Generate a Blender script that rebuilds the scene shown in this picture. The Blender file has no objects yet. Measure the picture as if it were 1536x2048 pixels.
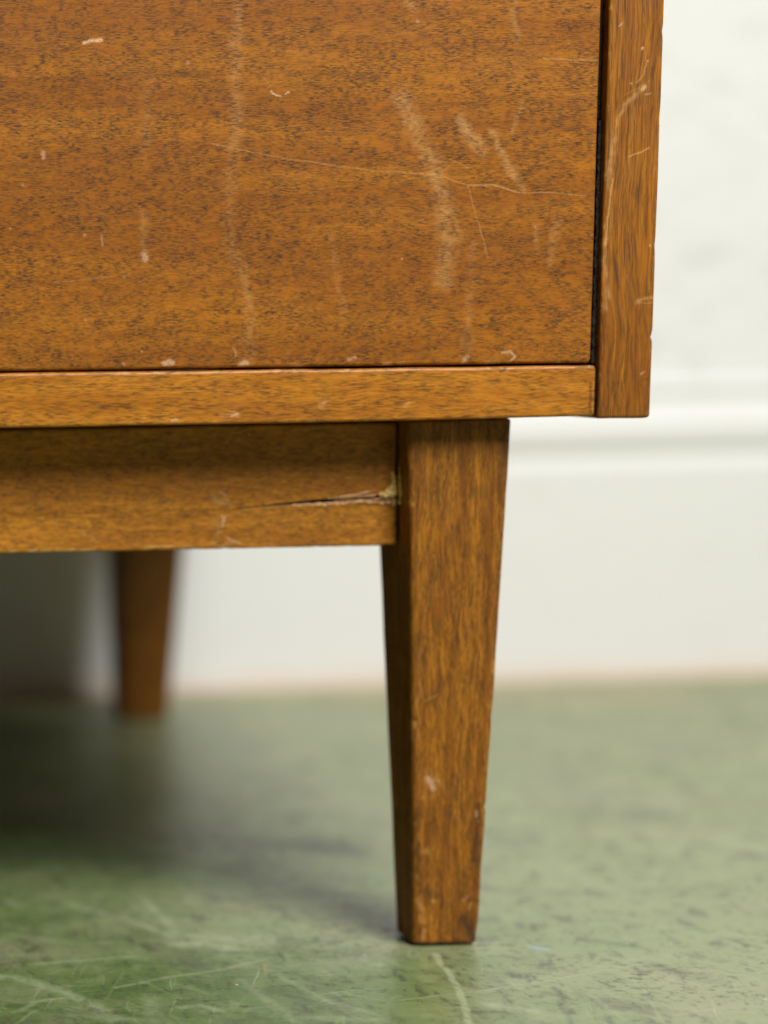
import bpy, bmesh, math, random
import numpy as np
from mathutils import Vector, Matrix, noise as mnoise

scene = bpy.context.scene
COL = scene.collection
random.seed(7)

# ------------------------------------------------------------------ camera
F_PX, ROLL, PITCH = 4500.0, 0.02, math.atan(0.121)
cam_data = bpy.data.cameras.new("camera")
cam = bpy.data.objects.new("camera", cam_data)
COL.objects.link(cam)
u0 = Vector((0, math.sin(PITCH), math.cos(PITCH)))
w0 = Vector((0, math.cos(PITCH), -math.sin(PITCH)))
r0 = Vector((1, 0, 0))
cr = math.cos(ROLL) * r0 - math.sin(ROLL) * u0
cu = math.sin(ROLL) * r0 + math.cos(ROLL) * u0
M = Matrix((cr, cu, -w0)).transposed().to_4x4()
M.translation = Vector((-0.3442, -0.8239, 0.2349))
cam.matrix_world = M
cam_data.sensor_fit = 'VERTICAL'
cam_data.sensor_height = 36.0
cam_data.lens = 36.0 * F_PX / 2048.0
cam_data.shift_x = 0.70806
cam_data.shift_y = 0.10029
cam_data.clip_start = 0.02
cam_data.clip_end = 60
cam_data.dof.use_dof = True
cam_data.dof.focus_distance = 0.800
cam_data.dof.aperture_fstop = 3.5
cam_data.dof.aperture_blades = 9
scene.camera = cam

# ------------------------------------------------------------------ world, lamps, exposure
world = bpy.data.worlds.new("World")
scene.world = world
world.use_nodes = True
bg = world.node_tree.nodes["Background"]
bg.inputs[0].default_value = (1.0, 0.91, 0.78, 1)
bg.inputs[1].default_value = 0.07

def area_lamp(name, loc, target, size, size_y, power, color):
    d = bpy.data.lights.new(name, 'AREA')
    d.shape = 'RECTANGLE'
    d.size, d.size_y = size, size_y
    d.energy = power
    d.color = color
    o = bpy.data.objects.new(name, d)
    COL.objects.link(o)
    o.location = loc
    o.rotation_euler = (Vector(target) - Vector(loc)).to_track_quat('-Z', 'Y').to_euler()
    return o

area_lamp("window_lamp", (0.55, -1.46, 1.95), (0.0, 0.1, 0.15), 1.10, 1.25, 93, (1.0, 0.985, 0.968))

scene.view_settings.view_transform = 'Standard'
scene.view_settings.look = 'None'
scene.view_settings.exposure = 0.0
scene.view_settings.gamma = 1.0

# ------------------------------------------------------------------ marks of wear, in millimetres on their own surface
DRAWER_SCUFFS = [
    (-132.2, 352.2, -132.9, 334.7, 2.4, 0.9, 0.35), (-132.9, 334.7, -132.2, 317.1, 2.4, 0.9, 0.35), (-132.2, 317.1, -133.4, 299.5, 2.4, 0.9, 0.35),
    (-133.4, 299.5, -134.7, 281.8, 2.59, 0.9, 0.3), (-134.7, 281.8, -134.3, 267.5, 2.59, 0.9, 0.3), (-134.3, 267.5, -127.4, 245.9, 2.59, 0.9, 0.3),
    (-127.4, 245.9, -126.4, 236.9, 2.59, 0.9, 0.3), (-126.4, 236.9, -128.0, 223.3, 2.59, 0.9, 0.3), (-74.7, 317.8, -66.3, 301.7, 3.52, 0.9, 0.6),
    (-66.3, 301.7, -62.5, 294.6, 3.52, 0.9, 0.6), (-62.5, 294.6, -56.8, 280.3, 3.52, 0.9, 0.6), (-56.8, 280.3, -54.7, 265.9, 3.52, 0.9, 0.6),
    (-54.7, 265.9, -57.1, 250.8, 3.52, 0.9, 0.6), (-50.8, 307.6, -43.7, 297.7, 2.4, 0.8, 0.8), (-39.9, 304.7, -34.5, 292.3, 1.67, 0.9, 0.7),
    (-34.5, 292.3, -28.9, 283.3, 1.67, 0.9, 0.7), (-31.5, 315.2, -32.2, 304.6, 1.29, 0.9, 0.4), (-33.9, 350.2, -33.0, 336.3, 1.29, 0.9, 0.35),
    (-46.2, 265.8, -46.7, 247.9, 1.67, 0.9, 0.35), (-46.7, 247.9, -47.7, 228.1, 1.67, 0.9, 0.35), (-16.0, 272.3, -18.8, 258.1, 1.67, 0.9, 0.4),
    (-166.2, 277.1, -165.6, 264.6, 1.85, 1, 0.35), (-70.0, 349.2, -70.0, 349.2, 2.59, 0.9, 0.45), (-97.8, 268.6, -92.8, 238.0, 1.67, 0.95, 0.25),
    (-164.2, 324.8, -165.8, 294.8, 1.85, 1, 0.2), (-23.4, 261.8, -24.6, 270.7, 1.29, 0.9, 0.4),
]
DRAWER_CHIPS = [
    (-187.9, 338.6, -184.9, 339.4, 0.74, 0.5, 1), (-184.9, 339.4, -181.3, 339.5, 0.74, 0.5, 1), (-202.2, 298.4, -202.2, 300.2, 1.29, 0.9, 0.5),
    (-120.2, 319.9, -118.9, 318.8, 0.48, 0.6, 0.9), (-118.9, 318.8, -117.1, 318.4, 0.48, 0.6, 0.9), (-115.3, 319.1, -113.9, 319.9, 0.44, 0.6, 0.7),
    (-187.4, 270.5, -187.4, 270.5, 0.74, 0.6, 0.7), (-181.2, 270.2, -180.8, 266.3, 0.48, 0.8, 0.4), (-165.6, 263.1, -165.4, 261.7, 2.04, 0.9, 0.65),
    (-158.1, 223.6, -155.4, 224.1, 1.48, 0.7, 0.75), (-130.4, 223.0, -128.0, 223.3, 1.48, 0.8, 0.7), (-172.7, 223.5, -172.7, 223.5, 0.93, 0.9, 0.5),
    (-90.7, 223.9, -88.5, 224.2, 1.11, 0.9, 0.45), (-209.8, 288.8, -209.8, 288.8, 0.93, 0.9, 0.4), (-186.9, 240.0, -186.9, 240.0, 0.65, 0.8, 0.5),
    (-172.8, 255.2, -172.8, 255.2, 0.74, 0.9, 0.4), (-150.4, 331.0, -150.4, 331.0, 1.11, 1, 0.35), (-34.7, 224.9, -32.1, 225.6, 0.74, 0.9, 0.65),
    (-32.1, 225.6, -30.3, 223.8, 0.74, 0.9, 0.65), (-30.3, 223.8, -31.5, 222.1, 0.74, 0.9, 0.65), (-48.8, 222.3, -47.6, 224.1, 1.29, 1, 0.5),
    (-68.1, 343.6, -68.1, 343.6, 1.11, 0.9, 0.4), (-132.6, 228.9, -132.1, 225.8, 0.74, 0.9, 0.4), (-24.0, 270.3, -24.0, 270.3, 0.74, 0.9, 0.4),
]
DRAWER_SCRATCHES = [
    (-141.6, 302.3, -128.0, 299.1, 0.31, 0.6, 0.55), (-128.0, 299.1, -113.6, 296.1, 0.31, 0.6, 0.55), (-113.6, 296.1, -91.9, 292.7, 0.31, 0.6, 0.55),
    (-91.9, 292.7, -79.6, 291.0, 0.31, 0.6, 0.55), (-79.6, 291.0, -67.9, 290.2, 0.31, 0.6, 0.55), (-67.9, 290.2, -58.8, 289.2, 0.31, 0.6, 0.55),
    (-58.8, 289.2, -48.8, 285.4, 0.31, 0.6, 0.55), (-48.8, 285.4, -39.8, 285.6, 0.41, 0.6, 0.9), (-39.8, 285.6, -29.8, 282.4, 0.41, 0.6, 0.9),
    (-29.8, 282.4, -19.5, 282.5, 0.31, 0.7, 0.6), (-19.5, 282.5, -5.9, 280.9, 0.31, 0.7, 0.6), (-48.8, 285.4, -45.9, 275.6, 0.31, 0.7, 0.55),
    (-45.9, 275.6, -42.9, 266.6, 0.31, 0.7, 0.55), (-42.9, 266.6, -41.0, 259.4, 0.31, 0.7, 0.55), (-55.3, 294.8, -48.4, 291.6, 0.3, 0.7, 0.5),
    (-23.0, 329.8, -3.2, 328.7, 0.37, 0.7, 0.7), (-198.2, 253.7, -177.3, 255.5, 0.41, 0.8, 0.4), (-212.6, 310.4, -190.2, 310.9, 0.31, 0.8, 0.35),
    (-155.1, 305.2, -141.6, 302.3, 0.26, 0.8, 0.3), (-123.8, 325.8, -120.2, 321.8, 0.3, 0.8, 0.4), (-147.4, 352.3, -147.9, 347.2, 0.3, 0.8, 0.3),
    (-120.4, 334.5, -108.7, 333.9, 0.28, 0.8, 0.3),
]
DRAWER_DARKS = [
    (-94.7, 308.5, -87.1, 308.7, 0.55, 0.8, 0.8), (-94.0, 309.7, -90.0, 310.1, 0.37, 0.8, 0.5), (-136.3, 277.4, -135.3, 270.2, 0.3, 0.9, 0.45),
    (-135.3, 270.2, -135.7, 264.0, 0.3, 0.9, 0.45), (-47.8, 233.5, -48.5, 226.3, 1.85, 1, 0.35), (-20.0, 254.2, -20.0, 254.2, 1.29, 1, 0.4),
    (-156.1, 326.4, -142.7, 326.5, 1.85, 1, 0.35), (-103.2, 326.2, -81.7, 324.1, 1.85, 1, 0.3), (-218.1, 295.0, -207.3, 295.6, 1.67, 1, 0.35),
]
PANEL_SCUFFS = [
    (13.3, 318.7, 8.0, 313.5, 1.11, 0.9, 0.75), (8.0, 313.5, 5.0, 308.3, 1.11, 0.9, 0.75), (5.0, 308.3, 2.6, 298.6, 1.11, 0.9, 0.75),
    (2.6, 298.6, 1.6, 289.8, 1.11, 0.9, 0.75), (1.1, 265.7, 1.3, 240.6, 1.11, 0.9, 0.7), (2.1, 296.8, 1.3, 282.7, 1.11, 1, 0.5),
    (1.8, 276.4, 1.1, 263.1, 0.93, 1, 0.5), (18.2, 290.3, 17.0, 287.7, 0.55, 0.8, 0.5), (13.6, 243.1, 18.8, 242.8, 0.93, 0.7, 0.7),
]
PANEL_CHIPS = [
    (12.3, 332.7, 12.3, 332.7, 0.74, 0.6, 0.95), (14.2, 328.3, 14.2, 328.3, 0.55, 0.7, 0.7), (13.6, 319.2, 12.9, 318.2, 0.93, 0.8, 0.75),
    (17.3, 262.7, 17.3, 262.7, 0.74, 0.8, 0.5), (3.8, 340.8, 4.3, 341.5, 0.74, 0.9, 0.5), (8.5, 320.5, 8.5, 320.5, 0.74, 0.9, 0.5),
    (15.8, 316.7, 13.7, 316.4, 0.37, 0.8, 0.5), (16.4, 217.2, 15.5, 216.3, 0.55, 0.9, 0.4),
]
PANEL_SCRATCHES = [
    (2.9, 286.7, 2.0, 276.4, 0.44, 0.6, 0.95), (2.0, 276.4, 1.1, 263.1, 0.44, 0.6, 0.95), (8.6, 294.6, 12.6, 295.9, 0.46, 0.6, 0.75),
    (12.6, 295.9, 15.8, 297.5, 0.46, 0.6, 0.75), (13.9, 327.5, 12.8, 323.1, 0.41, 0.7, 0.6), (12.8, 323.1, 10.5, 320.5, 0.41, 0.7, 0.6),
    (13.9, 242.2, 18.5, 242.1, 0.28, 0.7, 0.5), (6.5, 316.2, 15.3, 321.3, 0.28, 0.8, 0.4),
]
PANEL_DARKS = [
    (16.7, 214.3, 19.2, 214.3, 0.3, 0.6, 0.8), (5.8, 213.4, 6.0, 207.1, 0.55, 0.9, 0.7), (18.0, 338.8, 19.0, 330.0, 0.55, 1, 0.5),
]
RAIL_SCUFFS = [
    (-136.9, 203.9, -130.6, 204.5, 1.29, 0.8, 0.7), (-100.5, 208.1, -99.2, 208.1, 1.11, 0.9, 0.6), (-70.3, 206.4, -69.3, 207.1, 1.11, 0.9, 0.6),
    (-165.3, 204.3, -165.3, 204.3, 0.93, 0.9, 0.5),
]
RAIL_CHIPS = [
    (-155.2, 202.8, -153.7, 203.2, 0.74, 0.7, 0.9), (-100.1, 208.1, -100.1, 208.1, 0.55, 0.8, 0.5), (-133.8, 204.2, -131.5, 204.7, 0.55, 0.8, 0.7),
    (-2.1, 220.3, -3.5, 219.6, 0.55, 0.9, 0.6),
]
RAIL_SCRATCHES = [
    (-35.0, 217.9, -32.3, 219.3, 0.37, 0.8, 0.5),
]
RAIL_DARKS = [
    (-35.9, 218.1, -33.1, 219.3, 0.46, 0.7, 0.95), (-2.4, 213.6, -2.5, 202.5, 0.93, 1, 0.75),
]
APRON_SCUFFS = [
    (-134.1, 171.6, -131.3, 169.6, 1.29, 1, 0.4), (-131.3, 169.6, -128.4, 170.5, 1.29, 1, 0.4), (-133.1, 164.0, -131.2, 160.2, 1.67, 1, 0.35),
    (-133.0, 155.8, -123.5, 155.1, 0.93, 1, 0.5), (-184.2, 160.8, -177.5, 157.3, 0.93, 1, 0.4),
]
APRON_CHIPS = [
    (-131.3, 174.4, -129.4, 173.4, 0.46, 0.7, 0.6), (-133.2, 172.5, -133.2, 172.5, 0.44, 0.7, 0.6), (-128.4, 171.5, -128.4, 171.5, 0.44, 0.7, 0.6),
    (-127.9, 169.9, -127.9, 169.9, 0.41, 0.7, 0.6), (-131.8, 169.6, -131.8, 169.6, 0.48, 0.8, 0.6), (-130.8, 165.8, -129.7, 164.7, 0.48, 0.7, 0.9),
    (-129.7, 164.7, -130.1, 163.0, 0.48, 0.7, 0.9), (-130.1, 163.0, -130.4, 161.1, 0.48, 0.7, 0.9), (-129.3, 165.2, -129.3, 165.2, 0.44, 0.7, 0.8),
    (-128.9, 157.3, -126.4, 155.9, 0.41, 0.8, 0.6), (-126.4, 155.9, -123.5, 155.1, 0.41, 0.8, 0.6), (-179.2, 157.7, -179.2, 157.7, 0.55, 0.9, 0.5),
    (-134.1, 166.3, -134.1, 166.3, 0.37, 0.8, 0.5),
]
APRON_SCRATCHES = [
    (-210.7, 153.6, -208.0, 153.9, 0.46, 0.6, 0.9), (-203.5, 153.8, -200.8, 154.1, 0.55, 0.6, 1), (-199.3, 153.9, -195.5, 154.0, 0.37, 0.7, 0.7),
    (-192.3, 153.6, -186.1, 154.0, 0.46, 0.6, 1), (-185.1, 153.6, -178.5, 154.1, 0.37, 0.7, 0.8), (-159.5, 154.3, -148.2, 154.8, 0.41, 0.7, 0.8),
    (-146.3, 154.9, -142.5, 154.7, 0.37, 0.7, 0.6),
]
APRON_DARKS = [
    (-82.1, 169.8, -67.0, 168.3, 0.93, 1, 0.5), (-65.1, 170.2, -64.5, 160.7, 0.74, 1, 0.5),
]
LEG_SCUFFS = [
    (-55.4, 8.6, -56.0, 18.3, 1.48, 0.8, 0.8), (-55.6, 1.7, -55.3, 4.6, 1.11, 0.8, 0.8), (-55.8, 36.4, -54.7, 37.1, 1.29, 0.9, 0.7),
    (-57.7, 57.1, -57.0, 59.0, 0.74, 0.9, 0.6), (-36.1, 16.0, -36.4, 14.0, 0.74, 0.8, 0.7), (-36.0, 4.6, -36.4, 2.3, 0.93, 0.9, 0.6),
    (-58.7, 48.3, -58.7, 48.3, 0.93, 0.9, 0.6), (-53.6, 59.0, -54.2, 67.6, 2.96, 1, 0.35), (-58.9, 114.5, -58.6, 80.2, 0.74, 1, 0.35),
]
LEG_CHIPS = [
    (-54.7, 65.7, -53.1, 63.2, 1.67, 1, 0.75), (-53.1, 63.2, -52.5, 61.8, 1.67, 1, 0.75), (-55.1, 66.1, -50.3, 64.3, 0.37, 0.8, 0.6),
    (-52.4, 18.2, -50.8, 17.8, 0.55, 0.9, 0.6), (-35.8, 52.8, -36.0, 50.5, 0.74, 1, 0.5), (-35.2, 48.4, -35.2, 48.4, 0.55, 0.9, 0.5),
    (-42.0, 49.1, -42.0, 49.1, 0.46, 0.9, 0.4), (-38.5, 19.3, -40.3, 17.4, 0.55, 1, 0.4), (-45.7, 177.7, -45.7, 177.7, 0.55, 0.9, 0.35),
]
LEG_SCRATCHES = [
    (-56.6, 95.0, -51.4, 97.6, 0.37, 0.8, 0.6), (-56.2, 139.0, -51.5, 138.0, 0.28, 0.9, 0.3), (-51.5, 138.0, -50.5, 135.1, 0.28, 0.9, 0.3),
    (-50.5, 135.1, -55.2, 135.6, 0.28, 0.9, 0.3), (-57.8, 44.0, -57.4, 41.7, 0.37, 0.8, 0.7), (-26.6, 75.7, -27.1, 60.3, 0.28, 0.8, 0.3),
]
LEG_DARKS = [
    (-28.4, 198.2, -29.9, 170.3, 2.59, 1, 0.5), (-29.0, 170.3, -30.3, 113.9, 1.85, 1, 0.4), (-49.2, 198.6, -28.7, 198.2, 2.59, 1, 0.35),
    (-45.7, 127.5, -46.2, 108.5, 1.85, 1, 0.35), (-39.2, 10.2, -36.2, 3.3, 4.81, 1, 1), (-35.1, 54.7, -36.0, 33.5, 2.22, 1, 0.8),
    (-58.6, 53.3, -57.1, 24.2, 1.48, 1, 0.8), (-57.1, 1.2, -38.1, 1.5, 1.85, 1, 0.8), (-55.7, 22.2, -50.9, 20.2, 2.59, 1, 0.55),
    (-41.3, 20.0, -36.5, 17.9, 1.85, 1, 0.4),
]
FLOOR_PALES = [
    (-220.9, -15.6, -211.0, -22.2, 6.0, 1, 0.6), (-211.0, -22.2, -203.9, -34.3, 6.0, 1, 0.6), (-204.3, -31.1, -198.5, -44.0, 5.0, 1, 0.6),
    (-198.5, -44.0, -190.9, -59.7, 5.0, 1, 0.6), (-207.2, 0.2, -189.8, 3.1, 2.0, 1, 0.65), (-189.8, 3.1, -166.0, 8.3, 2.0, 1, 0.65),
    (-145.0, 97.3, -142.9, 60.1, 4.5, 1, 0.65), (-142.9, 60.1, -143.4, 23.7, 4.5, 1, 0.65), (-150.3, 102.0, -148.9, 60.6, 3, 1, 0.3),
    (-148.9, 60.6, -145.9, 29.8, 3, 1, 0.3), (-176.2, 87.1, -156.8, 61.2, 4.5, 1, 0.55), (-156.8, 61.2, -146.1, 37.3, 4.5, 1, 0.55),
    (-146.1, 37.3, -142.8, 22.2, 4.5, 1, 0.55), (-145.3, 23.9, -135.5, 24.6, 9, 1, 0.75), (-135.5, 24.6, -129.1, 19.0, 9, 1, 0.75),
    (-138.7, 35.2, -113.8, 25.9, 14, 1, 0.5), (-181.9, -32.6, -161.3, -21.2, 1.6, 1, 0.55), (-161.3, -21.2, -139.0, -12.9, 1.6, 1, 0.55),
    (-139.0, -12.9, -116.3, 2.5, 1.6, 1, 0.55), (-222.6, -60.5, -211.4, -46.2, 2.5, 1, 0.4), (-211.4, -46.2, -202.0, -43.8, 2.5, 1, 0.4),
    (-188.6, -47.8, -173.7, -10.4, 0.5, 0.9, 0.25), (-54.0, 2.8, -58.4, -28.5, 1.7, 0.6, 0.8), (-58.4, -28.5, -63.1, -50.3, 1.7, 0.6, 0.8),
    (-63.1, -50.3, -72.0, -83.8, 1.7, 0.6, 0.8), (-86.1, -54.8, -54.8, -45.9, 0.8, 0.9, 0.55), (-54.8, -45.9, -25.2, -34.1, 0.8, 0.9, 0.55),
    (-25.2, -34.1, 19.7, -14.3, 0.8, 0.9, 0.55), (4.6, -36.3, -7.5, -87.6, 1, 0.9, 0.45), (-135.1, -26.3, -130.8, -63.7, 4, 1, 0.3),
    (-130.8, -63.7, -128.6, -80.1, 4, 1, 0.3), (-164.4, -58.5, -156.8, -56.0, 3, 1, 0.45), (-156.8, -56.0, -153.1, -62.2, 3, 1, 0.45),
    (-120.8, -14.2, -112.0, -53.0, 2.5, 1, 0.3), (-112.0, -53.0, -98.6, -71.8, 2.5, 1, 0.3), (-224.7, -73.7, -215.2, -58.0, 0.6, 0.8, 0.5),
    (-169.9, -27.1, -160.6, -49.7, 0.6, 0.8, 0.25), (-216.5, 13.4, -206.9, 13.4, 1.4, 1, 0.4), (-171.5, -42.8, -178.1, -76.8, 5, 1, 0.3),
    (-193.9, 33.4, -160.8, 23.6, 1.2, 1, 0.3), (-202.4, -64.8, -173.5, -75.4, 6, 1, 0.3), (-115.5, -46.7, -84.7, -39.5, 1, 1, 0.35),
    (-126.5, -72.8, -100.4, -77.4, 5, 1, 0.35), (-57.4, -62.8, -38.2, -75.8, 5, 1, 0.35), (-18.7, -53.4, -18.5, -85.7, 1.5, 1, 0.35),
    (27.3, -37.9, 57.0, -27.0, 1, 1, 0.35), (-102.4, -44.5, -90.6, -57.5, 0.7, 0.9, 0.4), (8.3, -52.2, 9.0, -84.7, 0.8, 1, 0.35),
    (-53.1, -83.4, -19.4, -59.4, 0.6, 1, 0.35), (-169.2, 54.3, -133.8, 100.7, 1, 1, 0.25), (-155.4, -78.3, -127.9, -26.8, 0.5, 1, 0.2),
    (-92.7, 18.5, -79.0, -10.5, 4, 1, 0.25),
]
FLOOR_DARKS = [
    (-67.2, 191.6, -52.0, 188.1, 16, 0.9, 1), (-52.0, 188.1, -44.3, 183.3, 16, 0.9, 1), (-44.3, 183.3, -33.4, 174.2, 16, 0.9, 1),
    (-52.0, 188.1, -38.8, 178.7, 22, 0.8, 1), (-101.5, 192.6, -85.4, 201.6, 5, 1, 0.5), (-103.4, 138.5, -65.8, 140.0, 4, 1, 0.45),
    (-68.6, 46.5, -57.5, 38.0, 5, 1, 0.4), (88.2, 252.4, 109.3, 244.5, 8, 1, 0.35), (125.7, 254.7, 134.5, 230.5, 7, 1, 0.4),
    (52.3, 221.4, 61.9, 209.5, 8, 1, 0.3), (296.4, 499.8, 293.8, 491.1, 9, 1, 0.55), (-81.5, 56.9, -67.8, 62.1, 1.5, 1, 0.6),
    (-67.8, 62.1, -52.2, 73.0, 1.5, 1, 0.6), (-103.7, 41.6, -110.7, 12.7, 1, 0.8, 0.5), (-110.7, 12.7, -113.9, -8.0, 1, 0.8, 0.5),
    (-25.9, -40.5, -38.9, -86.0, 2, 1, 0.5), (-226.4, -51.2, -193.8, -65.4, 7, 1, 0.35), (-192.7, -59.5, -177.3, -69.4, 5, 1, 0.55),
    (-127.8, -39.6, -115.5, -58.8, 5, 1, 0.45), (-64.2, -21.6, -54.9, -41.6, 5, 1, 0.4), (10.8, 17.9, 19.0, 10.1, 5, 1, 0.45),
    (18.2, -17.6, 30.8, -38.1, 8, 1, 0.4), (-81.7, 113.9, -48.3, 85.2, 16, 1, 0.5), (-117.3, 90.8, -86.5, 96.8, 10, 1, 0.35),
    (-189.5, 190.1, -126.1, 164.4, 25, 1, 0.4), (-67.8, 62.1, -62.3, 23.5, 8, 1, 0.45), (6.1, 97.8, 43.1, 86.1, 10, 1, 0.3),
]
FLOOR_BLUES = [
    (-15.1, 10.5, -10.9, 6.6, 2.2, 0.9, 0.8), (-21.5, 24.0, -19.6, 23.9, 1.3, 0.9, 0.7), (-15.6, 2.0, -15.6, 2.0, 1.5, 1, 0.5),
]
FLOOR_TANS = [
    (191.9, 595.4, 220.1, 585.7, 28, 1, 0.55), (220.1, 585.7, 293.4, 586.5, 28, 1, 0.55), (94.8, 601.7, 124.5, 604.0, 30, 1, 0.45),
    (259.5, 566.7, 292.5, 570.4, 20, 1, 0.5), (9.0, 507.3, 24.1, 496.7, 22, 1, 0.35), (-134.5, -13.2, -122.7, -7.3, 1.2, 1, 0.7),
    (-122.7, -7.3, -122.6, -20.7, 1.2, 1, 0.7), (-104.6, 3.7, -104.6, 3.7, 1, 0.9, 0.8), (-66.7, -73.9, -66.7, -73.9, 1, 0.9, 0.6),
    (351.9, 665.0, 407.4, 685.2, 8, 1, 0.6), (285.3, 674.1, 285.3, 674.1, 12, 1, 0.3),
]


# ------------------------------------------------------------------ node helpers
class Tree:
    def __init__(self, nt):
        self.nt = nt
    def new(self, t, **kw):
        n = self.nt.nodes.new(t)
        for k, v in kw.items():
            setattr(n, k, v)
        return n
    def put(self, sock, v):
        if isinstance(v, bpy.types.NodeSocket):
            self.nt.links.new(v, sock)
        elif v is not None:
            if hasattr(sock.default_value, '__len__') and not hasattr(v, '__len__'):
                v = (v,) * len(sock.default_value)
            sock.default_value = v
    def math(self, op, a, b=None, c=None, clamp=False):
        n = self.new('ShaderNodeMath', operation=op, use_clamp=clamp)
        for s, v in zip(n.inputs, (a, b, c)):
            self.put(s, v)
        return n.outputs[0]
    def vmath(self, op, a, b=None, out=0):
        n = self.new('ShaderNodeVectorMath', operation=op)
        self.put(n.inputs[0], a)
        if b is not None:
            self.put(n.inputs[3] if op == 'SCALE' else n.inputs[1], b)
        return n.outputs[out]
    def noise(self, vec, scale=1.0, detail=2.0, rough=0.5, dist=0.0, out=0):
        n = self.new('ShaderNodeTexNoise')
        self.put(n.inputs['Vector'], vec)
        n.inputs['Scale'].default_value = scale
        n.inputs['Detail'].default_value = detail
        n.inputs['Roughness'].default_value = rough
        n.inputs['Distortion'].default_value = dist
        return n.outputs[out]
    def ramp(self, v, a, b, lo=0.0, hi=1.0, smooth=True):
        n = self.new('ShaderNodeMapRange', interpolation_type='SMOOTHSTEP' if smooth else 'LINEAR')
        self.put(n.inputs[0], v)
        self.put(n.inputs[1], a); self.put(n.inputs[2], b)
        self.put(n.inputs[3], lo); self.put(n.inputs[4], hi)
        return n.outputs[0]
    def mix(self, fac, a, b, blend='MIX'):
        n = self.new('ShaderNodeMix', data_type='RGBA', blend_type=blend)
        self.put(n.inputs[0], fac)
        self.put(n.inputs[6], (*a, 1) if isinstance(a, tuple) else a)
        self.put(n.inputs[7], (*b, 1) if isinstance(b, tuple) else b)
        return n.outputs[2]
    def sep(self, v):
        n = self.new('ShaderNodeSeparateXYZ'); self.put(n.inputs[0], v)
        return n.outputs
    def comb(self, x, y, z):
        n = self.new('ShaderNodeCombineXYZ')
        for s, v in zip(n.inputs, (x, y, z)):
            self.put(s, v)
        return n.outputs[0]

def mask(t, name):
    """wear mask stored on the mesh (see stroke_mask)"""
    return t.new('ShaderNodeAttribute', attribute_name=name).outputs['Fac']

def new_material(name):
    m = bpy.data.materials.new(name)
    m.use_nodes = True
    t = Tree(m.node_tree)
    bsdf = m.node_tree.nodes["Principled BSDF"]
    return m, t, bsdf

def mm_coords(t):
    tc = t.new('ShaderNodeTexCoord')
    return t.vmath('SCALE', tc.outputs['Object'], 1000.0)

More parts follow.
